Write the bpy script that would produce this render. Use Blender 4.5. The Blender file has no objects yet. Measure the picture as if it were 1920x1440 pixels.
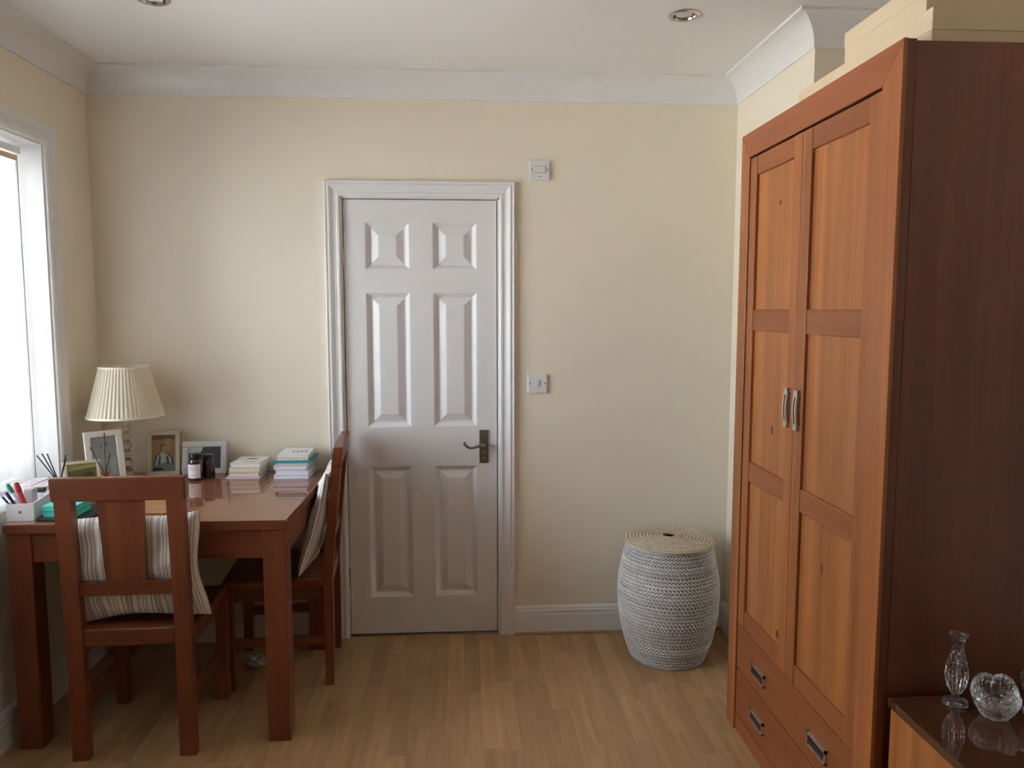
import bpy, bmesh, math, random
from mathutils import Vector, Matrix
import numpy as np
random.seed(7)
PI = math.pi
R = math.radians
sc = bpy.context.scene
C = sc.collection

# ---------------------------------------------------------------- camera, world, light, exposure
cam = bpy.data.cameras.new('camera'); cam.sensor_width = 36.0; cam.lens = 1450 / 1920 * 36; cam.clip_start = 0.02
cam_o = bpy.data.objects.new('camera', cam); C.objects.link(cam_o)
cam_o.location = (0, 0, 1.515); cam_o.rotation_euler = (R(90 - 5.52), 0, R(-3.6))
sc.camera = cam_o
world = bpy.data.worlds.new('overcast_sky'); sc.world = world; world.use_nodes = True
bg = world.node_tree.nodes['Background']; bg.inputs[0].default_value = (0.80, 0.90, 1.0, 1); bg.inputs[1].default_value = 10.0
sc.view_settings.view_transform = 'Standard'; sc.view_settings.look = 'None'
sc.view_settings.gamma = 1.0; sc.view_settings.use_curve_mapping = False
sc.view_settings.exposure = 0.42
WY0, WY1, WZ0, WZ1 = 1.40, 3.13, 0.845, 2.145        # window opening in the left wall
port = bpy.data.lights.new('window_daylight_portal', 'AREA'); port.shape = 'RECTANGLE'
port.size = WZ1 - WZ0; port.size_y = WY1 - WY0; port.cycles.is_portal = True
port_o = bpy.data.objects.new('window_daylight_portal', port); C.objects.link(port_o)
port_o.location = (-1.86, (WY0 + WY1) / 2, (WZ0 + WZ1) / 2); port_o.rotation_euler = (0, R(-90), 0)
sc.cycles.max_bounces = 14; sc.cycles.diffuse_bounces = 8; sc.cycles.transparent_max_bounces = 16
sc.cycles.transmission_bounces = 12; sc.cycles.glossy_bounces = 6
sc.cycles.use_denoising = True

sun = bpy.data.lights.new('sun', 'SUN'); sun.energy = 110.0; sun.angle = R(.53); sun.color = (1.0, .96, .90)
sun_o = bpy.data.objects.new('sun', sun); C.objects.link(sun_o); sun_o.rotation_euler = (R(12), R(42), 0)      # high sun behind the house, lighting the paving outside
# ---------------------------------------------------------------- materials
def nodes(m):
    m.use_nodes = True
    return m.node_tree, m.node_tree.nodes['Principled BSDF']
def plain(name, col, rough=0.5, metal=0.0, coat=0.0, spec=None, bump=0.0, bscale=200, var=0.0):
    m = bpy.data.materials.new(name); t, b = nodes(m)
    b.inputs['Base Color'].default_value = (*col, 1); b.inputs['Roughness'].default_value = rough
    b.inputs['Metallic'].default_value = metal; b.inputs['Coat Weight'].default_value = coat
    if spec is not None: b.inputs['Specular IOR Level'].default_value = spec
    if bump or var:
        tc = t.nodes.new('ShaderNodeTexCoord'); n = t.nodes.new('ShaderNodeTexNoise')
        n.inputs['Scale'].default_value = bscale; n.inputs['Detail'].default_value = 4
        t.links.new(tc.outputs['Object'], n.inputs['Vector'])
        if bump:
            bp = t.nodes.new('ShaderNodeBump'); bp.inputs['Strength'].default_value = bump; bp.inputs['Distance'].default_value = 0.002
            t.links.new(n.outputs['Fac'], bp.inputs['Height']); t.links.new(bp.outputs['Normal'], b.inputs['Normal'])
        if var:
            mx = t.nodes.new('ShaderNodeMix'); mx.data_type = 'RGBA'
            mx.inputs['A'].default_value = (*[c * (1 - var) for c in col], 1); mx.inputs['B'].default_value = (*[min(1, c * (1 + var)) for c in col], 1)
            t.links.new(n.outputs['Fac'], mx.inputs['Factor']); t.links.new(mx.outputs['Result'], b.inputs['Base Color'])
    return m
def wood(name, dark, light, axis='Z', rough=0.35, coat=0.0, fine=26, along=1.3, plank=0.0, plank_axis='Y', coat_rough=0.05, tone=0.12, band=0.0, coat_ior=1.5):
    m = bpy.data.materials.new(name); t, b = nodes(m); N = t.nodes; L = t.links
    tc = N.new('ShaderNodeTexCoord'); oi = N.new('ShaderNodeObjectInfo')
    mul = N.new('ShaderNodeMath'); mul.operation = 'MULTIPLY'; mul.inputs[1].default_value = 17.0; L.new(oi.outputs['Random'], mul.inputs[0])
    add = N.new('ShaderNodeVectorMath'); add.operation = 'ADD'; L.new(tc.outputs['Object'], add.inputs[0]); L.new(mul.outputs[0], add.inputs[1])
    src = add.outputs[0]
    tone_src = oi.outputs['Random']
    if plank:
        sx = N.new('ShaderNodeSeparateXYZ'); L.new(tc.outputs['Object'], sx.inputs[0])
        dv = N.new('ShaderNodeMath'); dv.operation = 'DIVIDE'; dv.inputs[1].default_value = plank; L.new(sx.outputs[plank_axis], dv.inputs[0])
        fl = N.new('ShaderNodeMath'); fl.operation = 'FLOOR'; L.new(dv.outputs[0], fl.inputs[0])
        ad = N.new('ShaderNodeMath'); ad.operation = 'ADD'; L.new(fl.outputs[0], ad.inputs[0]); L.new(mul.outputs[0], ad.inputs[1])
        wn = N.new('ShaderNodeTexWhiteNoise'); wn.noise_dimensions = '1D'; L.new(ad.outputs[0], wn.inputs['W'])
        tone_src = wn.outputs['Value']
        a2 = N.new('ShaderNodeVectorMath'); a2.operation = 'ADD'; L.new(src, a2.inputs[0]); L.new(wn.outputs['Color'], a2.inputs[1]); src = a2.outputs[0]
    mp = N.new('ShaderNodeMapping'); L.new(src, mp.inputs['Vector'])
    s = {'X': (along, fine, fine), 'Y': (fine, along, fine), 'Z': (fine, fine, along)}[axis]
    mp.inputs['Scale'].default_value = s
    n1 = N.new('ShaderNodeTexNoise'); n1.inputs['Scale'].default_value = 1.0; n1.inputs['Detail'].default_value = 6; n1.inputs['Roughness'].default_value = 0.62; n1.inputs['Distortion'].default_value = 0.6
    L.new(mp.outputs[0], n1.inputs['Vector'])
    mp2 = N.new('ShaderNodeMapping'); L.new(src, mp2.inputs['Vector']); mp2.inputs['Scale'].default_value = tuple(v * 0.22 for v in s)
    n2 = N.new('ShaderNodeTexNoise'); n2.inputs['Scale'].default_value = 1.0; n2.inputs['Detail'].default_value = 3; n2.inputs['Distortion'].default_value = 1.5
    L.new(mp2.outputs[0], n2.inputs['Vector'])
    mx = N.new('ShaderNodeMath'); mx.operation = 'MULTIPLY_ADD'; mx.inputs[1].default_value = 0.55; L.new(n1.outputs['Fac'], mx.inputs[0])
    m2 = N.new('ShaderNodeMath'); m2.operation = 'MULTIPLY'; m2.inputs[1].default_value = 0.45; L.new(n2.outputs['Fac'], m2.inputs[0]); L.new(m2.outputs[0], mx.inputs[2])
    fac = mx.outputs[0]
    if band:
        wv = N.new('ShaderNodeMath'); wv.operation = 'MULTIPLY'; wv.inputs[1].default_value = 60.0; L.new(n2.outputs['Fac'], wv.inputs[0])
        sn = N.new('ShaderNodeMath'); sn.operation = 'SINE'; L.new(wv.outputs[0], sn.inputs[0])
        ma = N.new('ShaderNodeMath'); ma.operation = 'MULTIPLY_ADD'; ma.inputs[1].default_value = band; L.new(sn.outputs[0], ma.inputs[0]); L.new(fac, ma.inputs[2]); fac = ma.outputs[0]
    cr = N.new('ShaderNodeValToRGB'); cr.color_ramp.elements[0].position = 0.33; cr.color_ramp.elements[1].position = 0.68
    cr.color_ramp.elements[0].color = (*dark, 1); cr.color_ramp.elements[1].color = (*light, 1); L.new(fac, cr.inputs[0])
    tm = N.new('ShaderNodeMapRange'); tm.inputs['To Min'].default_value = 1 - tone; tm.inputs['To Max'].default_value = 1 + tone; L.new(tone_src, tm.inputs['Value'])
    vm = N.new('ShaderNodeVectorMath'); vm.operation = 'SCALE'; L.new(cr.outputs[0], vm.inputs[0]); L.new(tm.outputs[0], vm.inputs['Scale'])
    L.new(vm.outputs[0], b.inputs['Base Color'])
    b.inputs['Roughness'].default_value = rough; b.inputs['Coat Weight'].default_value = coat; b.inputs['Coat Roughness'].default_value = coat_rough
    b.inputs['Coat IOR'].default_value = coat_ior
    bp = N.new('ShaderNodeBump'); bp.inputs['Strength'].default_value = 0.08; bp.inputs['Distance'].default_value = 0.001
    L.new(n1.outputs['Fac'], bp.inputs['Height']); L.new(bp.outputs['Normal'], b.inputs['Normal'])
    return m
def glass(name, col=(1, 1, 1), rough=0.0, ior=1.5):
    m = bpy.data.materials.new(name); t, b = nodes(m)
    b.inputs['Base Color'].default_value = (*col, 1); b.inputs['Transmission Weight'].default_value = 1
    b.inputs['Roughness'].default_value = rough; b.inputs['IOR'].default_value = ior
    return m
def sheer(name, col, transp, transl):
    m = bpy.data.materials.new(name); m.use_nodes = True; t = m.node_tree; t.nodes.clear()
    o = t.nodes.new('ShaderNodeOutputMaterial'); d = t.nodes.new('ShaderNodeBsdfDiffuse'); tl = t.nodes.new('ShaderNodeBsdfTranslucent'); tr = t.nodes.new('ShaderNodeBsdfTransparent')
    d.inputs[0].default_value = (*col, 1); tl.inputs[0].default_value = (*col, 1)
    m1 = t.nodes.new('ShaderNodeMixShader'); m1.inputs[0].default_value = transl; t.links.new(d.outputs[0], m1.inputs[1]); t.links.new(tl.outputs[0], m1.inputs[2])
    if transp > 0:
        m2 = t.nodes.new('ShaderNodeMixShader'); m2.inputs[0].default_value = transp
        t.links.new(m1.outputs[0], m2.inputs[1]); t.links.new(tr.outputs[0], m2.inputs[2]); t.links.new(m2.outputs[0], o.inputs[0])
    else: t.links.new(m1.outputs[0], o.inputs[0])
    return m
def pane_mat(name):
    m = bpy.data.materials.new(name); m.use_nodes = True; t = m.node_tree; t.nodes.clear()
    o = t.nodes.new('ShaderNodeOutputMaterial'); g = t.nodes.new('ShaderNodeBsdfGlossy'); tr = t.nodes.new('ShaderNodeBsdfTransparent'); g.inputs['Roughness'].default_value = 0.0
    fr = t.nodes.new('ShaderNodeFresnel'); fr.inputs[0].default_value = 1.45; mx = t.nodes.new('ShaderNodeMixShader')
    t.links.new(fr.outputs[0], mx.inputs[0]); t.links.new(tr.outputs[0], mx.inputs[1]); t.links.new(g.outputs[0], mx.inputs[2]); t.links.new(mx.outputs[0], o.inputs[0])
    return m
def attr_mat(name, dark, light, rough=0.8):
    m = bpy.data.materials.new(name); t, b = nodes(m)
    a = t.nodes.new('ShaderNodeAttribute'); a.attribute_name = 'strand'
    cr = t.nodes.new('ShaderNodeValToRGB'); cr.color_ramp.elements[0].color = (*dark, 1); cr.color_ramp.elements[1].color = (*light, 1)
    t.links.new(a.outputs['Fac'], cr.inputs[0]); t.links.new(cr.outputs[0], b.inputs['Base Color']); b.inputs['Roughness'].default_value = rough
    return m
def stripes(name, shift):
    m = bpy.data.materials.new(name); t, b = nodes(m); N = t.nodes; L = t.links
    tc = N.new('ShaderNodeTexCoord'); sx = N.new('ShaderNodeSeparateXYZ'); L.new(tc.outputs['UV'], sx.inputs[0])
    ml = N.new('ShaderNodeMath'); ml.operation = 'MULTIPLY_ADD'; ml.inputs[1].default_value = 5.0; ml.inputs[2].default_value = shift; L.new(sx.outputs[0], ml.inputs[0])
    fr = N.new('ShaderNodeMath'); fr.operation = 'FRACT'; L.new(ml.outputs[0], fr.inputs[0])
    cr = N.new('ShaderNodeValToRGB'); r = cr.color_ramp; r.interpolation = 'CONSTANT'
    W = (.88, .87, .86); G = (.32, .29, .29); B = (.42, .30, .23); T = (.58, .52, .46)
    stops = [(0, W), (.09, G), (.13, W), (.20, T), (.27, B), (.31, W), (.35, B), (.39, T), (.46, W), (.60, G), (.63, W), (.67, G), (.70, W), (.80, B), (.83, W), (.90, T), (.96, W)]
    r.elements[0].color = (*W, 1); r.elements[1].position = .99; r.elements[1].color = (*W, 1)
    for p, c in stops[1:]:
        e = r.elements.new(p); e.color = (*c, 1)
    L.new(fr.outputs[0], cr.inputs[0]); L.new(cr.outputs[0], b.inputs['Base Color']); b.inputs['Roughness'].default_value = 0.9
    n = N.new('ShaderNodeTexNoise'); n.inputs['Scale'].default_value = 260; L.new(tc.outputs['Object'], n.inputs['Vector'])
    bp = N.new('ShaderNodeBump'); bp.inputs['Strength'].default_value = .25; bp.inputs['Distance'].default_value = .002; L.new(n.outputs['Fac'], bp.inputs['Height']); L.new(bp.outputs['Normal'], b.inputs['Normal'])
    return m

M = {}
M['wall'] = plain('cream_wall_paint', (.80, .735, .61), .75, bump=.05, bscale=90)
M['ceiling'] = plain('white_ceiling_paint', (.80, .79, .775), .85, bump=.04, bscale=60)
M['trim'] = plain('white_gloss_paint', (.80, .80, .80), .35)
M['door'] = plain('white_satin_door_paint', (.78, .78, .79), .38)
M['dark'] = plain('dark_void', (.02, .018, .016), .9)
M['sub'] = plain('floor_subbase', (.16, .10, .06), .8)
M['oak'] = wood('oak_laminate', (.335, .195, .09), (.48, .30, .15), 'Y', rough=.42, fine=36, along=2.2, tone=.11, band=.035)
RD, RL = (.23, .068, .019), (.39, .135, .038)
M['wz'] = wood('red_brown_wood_upright', RD, RL, 'Z', rough=.38, plank=.075)
M['wy'] = wood('red_brown_wood_cross', (.20, .054, .016), (.32, .098, .030), 'Y', rough=.38)
M['wx'] = wood('red_brown_wood_across', RD, (.34, .105, .036), 'X', rough=.38)
M['wpanel'] = wood('red_brown_wood_panel', (.26, .083, .022), (.45, .165, .046), 'Z', rough=.4, plank=.068, tone=.18)
M['wshaded'] = wood('red_brown_wood_side_shaded', (.14, .038, .014), (.22, .064, .022), 'Z', rough=.36, fine=34, plank=.14, plank_axis='X', tone=.08)  # same red-brown wood, with the shade of the side put into a darker colour
CD, CL = (.125, .032, .013), (.21, .058, .022)
M['cz'] = wood('chair_wood_upright', CD, CL, 'Z', rough=.35)
M['cx'] = wood('chair_wood_across', CD, CL, 'X', rough=.33)
M['cy'] = wood('chair_wood_depth', CD, CL, 'Y', rough=.35)
M['csplat'] = wood('chair_splat_wood', CD, (.25, .07, .025), 'Z', rough=.35, plank=.044, plank_axis='X', tone=.2)
M['ttop'] = wood('table_top_wood_under_glass', (.16, .06, .03), (.24, .10, .052), 'X', rough=.4, coat=1.0, coat_rough=.005, coat_ior=2.0)
M['cabtop'] = wood('cabinet_top_polished', (.075, .024, .010), (.12, .038, .016), 'Y', rough=.5, coat=1.0, coat_rough=.0, coat_ior=2.0)
M['nickel'] = plain('brushed_nickel', (.74, .71, .66), .38, metal=1)
M['pewter'] = plain('dark_pewter', (.30, .29, .28), .38, metal=1)
M['chrome'] = plain('chrome', (.6, .59, .57), .12, metal=1)
M['plastic'] = plain('white_plastic', (.74, .74, .75), .3)
M['plastic_grey'] = plain('grey_print', (.25, .25, .26), .5)
M['bulb'] = plain('frosted_lamp_glass', (.7, .68, .64), .2)
M['black'] = plain('black_plastic', (.012, .012, .013), .35)
M['shade'] = sheer('cream_pleated_fabric', (.86, .80, .66), 0, .35)
M['shade_rim'] = plain('cream_binding', (.82, .76, .62), .8)
M['clear'] = glass('clear_glass', rough=.0)
_t = M['clear'].node_tree; _v = _t.nodes.new('ShaderNodeTexVoronoi'); _v.inputs['Scale'].default_value = 110; _c = _t.nodes.new('ShaderNodeTexCoord'); _b = _t.nodes.new('ShaderNodeBump')
_b.inputs['Strength'].default_value = .45; _b.inputs['Distance'].default_value = .004; _t.links.new(_c.outputs['Object'], _v.inputs['Vector']); _t.links.new(_v.outputs['Distance'], _b.inputs['Height']); _t.links.new(_b.outputs['Normal'], _t.nodes['Principled BSDF'].inputs['Normal'])
M['acrylic'] = glass('clear_acrylic', (.97, .97, .97), .02, 1.46)
M['pane'] = pane_mat('window_glass')
M['blind'] = sheer('sheer_white_voile', (.93, .93, .92), .74, .75)
M['tan'] = plain('tan_header_tape', (.55, .42, .25), .8)
M['white_frame'] = plain('white_painted_frame', (.80, .78, .74), .45)
M['beige_frame'] = plain('beige_frame', (.52, .46, .36), .5)
M['grey_frame'] = plain('grey_white_frame', (.55, .54, .53), .5)
M['cream_frame'] = plain('cream_card_frame', (.62, .55, .38), .6)
M['page'] = plain('book_pages', (.78, .74, .66), .85, bump=.2, bscale=400)
M['amber'] = plain('dark_amber_glass', (.022, .007, .004), .08, coat=1)
M['label'] = plain('white_paper_label', (.82, .82, .85), .6)
M['copper'] = plain('copper_cap', (.45, .17, .07), .3, metal=1)
M['reed'] = plain('dark_reed', (.03, .025, .035), .7)
M['teal'] = plain('teal_card', (.06, .55, .47), .5)
M['boxcream'] = plain('cream_card', (.72, .58, .40), .75)
M['bamboo'] = wood('bamboo_slat', (.25, .115, .045), (.36, .18, .075), 'X', rough=.4)
M['stripe1'] = stripes('grey_brown_striped_linen', .12)
M['stripe2'] = stripes('striped_linen_cover', .55)
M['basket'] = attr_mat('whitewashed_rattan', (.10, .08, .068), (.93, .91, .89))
M['lid'] = attr_mat('natural_rattan', (.28, .21, .14), (.76, .67, .53))
def colmat(name, c, rough=.55, **k):
    if name not in M: M[name] = plain(name, c, rough, **k)
    return M[name]

for _k in ('ttop', 'cabtop'): M[_k].node_tree.nodes['Principled BSDF'].inputs['Specular IOR Level'].default_value = 0
# ---------------------------------------------------------------- mesh helpers
def bx(bm, x0, x1, y0, y1, z0, z1, bev=0.0, seg=2):
    ret = bmesh.ops.create_cube(bm, size=1.0)
    vs = ret['verts']
    for v in vs:
        v.co = Vector(((x0 + x1) / 2 + v.co.x * (x1 - x0), (y0 + y1) / 2 + v.co.y * (y1 - y0), (z0 + z1) / 2 + v.co.z * (z1 - z0)))
    if bev > 0:
        es = list({e for v in vs for e in v.link_edges})
        bmesh.ops.bevel(bm, geom=es, offset=bev, segments=seg, profile=.5, affect='EDGES')
    return bm
def box(*a, **k): return bx(bmesh.new(), *a, **k)
def lathe(bm, prof, seg=32, cx=0, cy=0, close=False, f=None):
    rings = []
    for r, z in prof:
        if r < 1e-6: rings.append([bm.verts.new((cx, cy, z))])
        else:
            ring = []
            for i in range(seg):
                a = 2 * PI * i / seg
                rr, zz = (r, z) if f is None else f(r, z, a)
                ring.append(bm.verts.new((cx + rr * math.cos(a), cy + rr * math.sin(a), zz)))
            rings.append(ring)
    pairs = list(zip(rings, rings[1:]))
    if close: pairs.append((rings[-1], rings[0]))
    for A, B in pairs:
        for i in range(seg):
            j = (i + 1) % seg
            if len(A) == 1 and len(B) == 1: continue
            if len(A) == 1: bm.faces.new((A[0], B[i], B[j]))
            elif len(B) == 1: bm.faces.new((A[i], A[j], B[0]))
            else: bm.faces.new((A[i], A[j], B[j], B[i]))
    return bm
def tube(bm, pts, r, seg=8, cap=True):
    pts = [Vector(p) for p in pts]; rs = r if isinstance(r, (list, tuple)) else [r] * len(pts); rings = []
    for k, p in enumerate(pts):
        d = (pts[min(k + 1, len(pts) - 1)] - pts[max(k - 1, 0)]).normalized()
        u = d.orthogonal() if k == 0 else (u - d * u.dot(d))
        u = u.normalized(); w = d.cross(u)
        rings.append([bm.verts.new(p + (u * math.cos(2 * PI * i / seg) + w * math.sin(2 * PI * i / seg)) * rs[k]) for i in range(seg)])
    for A, B in zip(rings, rings[1:]):
        for i in range(seg): bm.faces.new((A[i], A[(i + 1) % seg], B[(i + 1) % seg], B[i]))
    if cap: bm.faces.new(rings[0][::-1]); bm.faces.new(rings[-1])
    return bm
def loft(bm, secs):
    """closed quads between a list of equal-length vertex loops, capped"""
    rings = [[bm.verts.new(p) for p in s] for s in secs]; n = len(rings[0])
    for A, B in zip(rings, rings[1:]):
        for i in range(n): bm.faces.new((A[i], A[(i + 1) % n], B[(i + 1) % n], B[i]))
    bm.faces.new(rings[0][::-1]); bm.faces.new(rings[-1])
    return bm
def obj(name, bm, mat, parent=None, org=(0, 0, 0), smooth=False):
    me = bpy.data.meshes.new(name)
    bmesh.ops.recalc_face_normals(bm, faces=bm.faces[:])
    if any(org): bmesh.ops.translate(bm, verts=bm.verts[:], vec=[-c for c in org])
    bm.to_mesh(me); bm.free()
    if smooth:
        for p in me.polygons: p.use_smooth = True
        try: me.set_sharp_from_angle(angle=R(38))
        except Exception: pass
    me.materials.append(M[mat] if isinstance(mat, str) else mat)
    o = bpy.data.objects.new(name, me); C.objects.link(o)
    if parent is not None: o.parent = parent
    else: o.location = org
    return o
def tag(o, label, cat, group=None):
    o['label'] = label; o['category'] = cat
    if group: o['group'] = group
    return o
def thing(name, label, cat, loc=(0, 0, 0), rot=(0, 0, 0), group=None):
    o = bpy.data.objects.new(name, None); C.objects.link(o); o.location = loc; o.rotation_euler = rot; o.empty_display_size = .05
    return tag(o, label, cat, group)
def struct(name, bm, mat, smooth=False, label=None):
    o = obj(name, bm, mat, None, smooth=smooth); o['kind'] = 'structure'
    if label: o['label'] = label
    return o

# ---------------------------------------------------------------- room shell
XL, XR, XRR, YB, YN, YR, ZC = -1.60, 1.235, 1.56, 3.50, 2.735, -1.9, 2.53
WT = .26
floor = struct('floor', box(XL - .3, XRR + .3, YR - .2, YB + .2, -.06, -.004), 'sub', label='oak laminate strip floor')
struct('ceiling', box(XL - .3, XRR + .3, YR - .2, YB + .2, ZC, ZC + .06), 'ceiling', label='white painted ceiling')
# left wall with the window opening
b = bmesh.new()
bx(b, XL - WT, XL, YR, WY0, 0, ZC); bx(b, XL - WT, XL, WY1, YB + .12, 0, ZC)
bx(b, XL - WT, XL, WY0, WY1, 0, WZ0 - .03); bx(b, XL - WT, XL, WY0, WY1, WZ1, ZC)
struct('wall_left', b, 'wall', label='cream wall with the window')
# back wall with the door opening
DX0, DX1, DZ = -.529, .154, 2.0
b = bmesh.new()
bx(b, XL, DX0 - .03, YB, YB + .12, 0, ZC); bx(b, DX1 + .03, XR + .3, YB, YB + .12, 0, ZC); bx(b, DX0 - .03, DX1 + .03, YB, YB + .12, DZ + .03, ZC)
struct('wall_back', b, 'wall', label='cream wall with the panelled door')
struct('light_block_beyond_door', box(DX0 - .2, DX1 + .2, YB + .125, YB + .15, -.004, DZ + .2), 'dark')  # added unseen dark slab, keeps outside light from leaking under the door
struct('wall_right', box(XR, XRR + .12, YN, YB, 0, ZC), 'wall', label='cream wall nib beside the wardrobe')
struct('wall_recess', box(XRR, XRR + .12, YR, YN, 0, ZC), 'wall')
struct('wall_rear', box(XL - WT, XRR + .12, YR - .12, YR, 0, ZC), 'wall')

M['paving'] = plain('pale_paving', (.50, .49, .47), .8, var=.1, bscale=3)
struct('ground_outside', box(-16, XL - WT - .02, -9, 13, -.42, -.30), 'paving', label='pale paving outside the window')
def sweep(path, prof, i, closed=True, ends=None):
    """one mitred length of moulding between path[i] and path[i+1]; prof = (distance from wall, z)"""
    n = len(path)
    def nrm(k):
        a = Vector(path[k % n]); c = Vector(path[(k + 1) % n]); d = (c - a).normalized(); return Vector((d.y, -d.x))
    def mit(k):
        n1, n2 = nrm(k - 1), nrm(k); return (n1 + n2) / (1 + n1.dot(n2))
    m0, m1 = mit(i), mit(i + 1)
    if ends and ends[0]: m0 = nrm(i)
    if ends and ends[1]: m1 = nrm(i)
    bm = bmesh.new()
    p0, p1 = Vector(path[i % n]), Vector(path[(i + 1) % n])
    A = [(p0.x + m0.x * o, p0.y + m0.y * o, z) for o, z in prof]; B = [(p1.x + m1.x * o, p1.y + m1.y * o, z) for o, z in prof]
    return loft(bm, [A, B])
PATH = [(XL, YR), (XL, YB), (XR, YB), (XR, YN), (XRR, YN), (XRR, YR)]
zb, rr = 2.432, .088
cov = [(0, ZC), (0, zb - .006), (.007, zb - .006), (.007, zb)]
for k in range(1, 13):
    t = k / 12 * PI / 2; cov.append((.007 + rr * (1 - math.cos(t)) * .9, zb + rr * math.sin(t)))
cov += [(.094, zb + rr), (.094, ZC)]
for i in range(6):
    o = struct('trim_%d' % (i + 1), sweep(PATH, cov, i), 'trim', label='white coving along the ceiling')
sk = [(0, 0), (.019, 0), (.019, .094), (.015, .097), (.015, .101), (.019, .104), (.0195, .113), (.013, .117), (.013, .1205), (.016, .123), (.012, .130), (0, .132)]
P2 = [(XL, YR), (XL, YB), (-.604, YB)]
struct('baseboard_left', sweep(PATH, sk, 0), 'trim')
pp = PATH[:]; pp[2] = (-.604, YB); struct('baseboard_back_left', sweep(pp, sk, 1, ends=(0, 1)), 'trim')
pp = PATH[:]; pp[1] = (.234, YB); struct('baseboard_back', sweep(pp, sk, 1, ends=(1, 0)), 'trim')
struct('baseboard_right', sweep(PATH, sk, 2), 'trim')
bead = [(.019, 0), (.027, 0), (.026, .006), (.019, .011)]
pp = PATH[:]; pp[1] = (.234, YB)
o = struct('trim_7', sweep(pp, bead, 1, ends=(1, 0)), 'oak')

# floor strips: one object per strip where the photograph shows them
strip_w = .0665; nstrip = int(math.ceil((XRR - XL) / strip_w)); cache = {}; far = bmesh.new()
for i in range(nstrip):
    x0 = XL + i * strip_w; x1 = min(x0 + strip_w, XRR)
    y = YB + .02 if DX0 < x0 < DX1 else YB
    first = True
    while y > YR + .01:
        ln = random.choice((.26, .32, .38, .44, .50)) * (random.choice((.3, .55, .8, 1)) if first else 1); first = False
        ln = round(min(ln, y - YR), 3)
        y0 = y - ln
        if x0 + .01 > XR and y > YN: y = YN if y0 < YN else y0; y0 = y; 
        elif y > 2.35:
            key = (round(x1 - x0, 4), ln)
            if key not in cache:
                me = bpy.data.meshes.new('plank'); q = box(-(x1 - x0) / 2 + .0001, (x1 - x0) / 2 - .0001, -ln / 2 + .0001, ln / 2 - .0001, -.004, 0, bev=.00025, seg=1); bmesh.ops.recalc_face_normals(q, faces=q.faces[:]); q.to_mesh(me); q.free(); me.materials.append(M['oak']); cache[key] = me
            p = bpy.data.objects.new('plank', cache[key]); C.objects.link(p); p.parent = floor; p.location = ((x0 + x1) / 2, (y + y0) / 2, 0)
        else: bx(far, x0 + .0004, x1 - .0004, y0 + .0004, y - .0004, -.004, 0)
        y = y0
o = obj('plank_field', far, 'oak', floor); o['kind'] = 'stuff'

# ---------------------------------------------------------------- door
door = struct('door_1', box(DX0 + .003, DX1 - .003, YB + .04, YB + .046, .012, DZ - .003), 'door', label='white six panel door')
def dpart(name, bm, mat='door', par=door, smooth=False): return obj(name, bm, mat, par, smooth=smooth)
yf, yb = YB + .006, YB + .04
cols = [(-.433, -.237), (-.135, .062)]; rows = [(1.691, 1.900), (.982, 1.590), (.185, .802)]
xs = [DX0 + .003, cols[0][0], cols[0][1], cols[1][0], cols[1][1], DX1 - .003]
for a, c in ((0, 1), (2, 3), (4, 5)): dpart('stile', box(xs[a], xs[c], yf, yb, .012, DZ - .003))
zz = [(.012, .185), (.802, .982), (1.590, 1.691), (1.900, DZ - .003)]
for z0, z1 in zz:
    for c in cols: dpart('rail', box(c[0], c[1], yf, yb, z0, z1))
for x0, x1 in cols:
    for z0, z1 in rows:
        bm = bmesh.new()
        def rect(d, y): return [bm.verts.new(p) for p in ((x0 + d, y, z0 + d), (x1 - d, y, z0 + d), (x1 - d, y, z1 - d), (x0 + d, y, z1 - d))]
        rs = [rect(-.0005, yf), rect(.003, yf + .001), rect(.020, yf + .016), rect(.026, yf + .0165), rect(.056, yf + .004), rect(.060, yf + .003)]
        for A, B in zip(rs, rs[1:]):
            for k in range(4): bm.faces.new((A[k], A[(k + 1) % 4], B[(k + 1) % 4], B[k]))
        bm.faces.new(rs[-1])
        o = dpart('panel', bm)
for z0, z1 in ((1.70, 1.78), (.245, .325)):
    bm = bmesh.new(); tube(bm, [(DX0 - .002, YB + .004, z0), (DX0 - .002, YB + .004, z1)], .0055, 10)
    bx(bm, DX0 - .004, DX0 + .003, YB + .0045, YB + .02, z0, z1)
    dpart('hinge', bm, 'pewter' if z0 < 1 else 'nickel', smooth=True)
hp = dpart('handle_plate', box(.070, .112, yf - .006, yf, .813, .966, bev=.002), 'pewter')
bm = bmesh.new(); tube(bm, [(.091, yf - .004, .899), (.091, yf - .030, .899)], .010, 14)
tube(bm, [(.091, yf - .030, .899), (.085, yf - .042, .900), (.066, yf - .046, .898), (.045, yf - .047, .891), (.028, yf - .047, .890), (.014, yf - .047, .897), (.004, yf - .046, .908), (.002, yf - .046, .914), (.007, yf - .046, .917)], [.009, .0085, .007, .006, .0065, .007, .007, .006, .0045], 10)
dpart('lever', bm, 'pewter', hp, True)
bm = bmesh.new()
for zc in (.835, .945): tube(bm, [(.091, yf - .0055, zc), (.091, yf - .0075, zc)], .0045, 10)
tube(bm, [(.091, yf - .0055, .862), (.091, yf - .0072, .862)], .005, 10)
dpart('screw', bm, 'nickel', hp, True)
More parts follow.
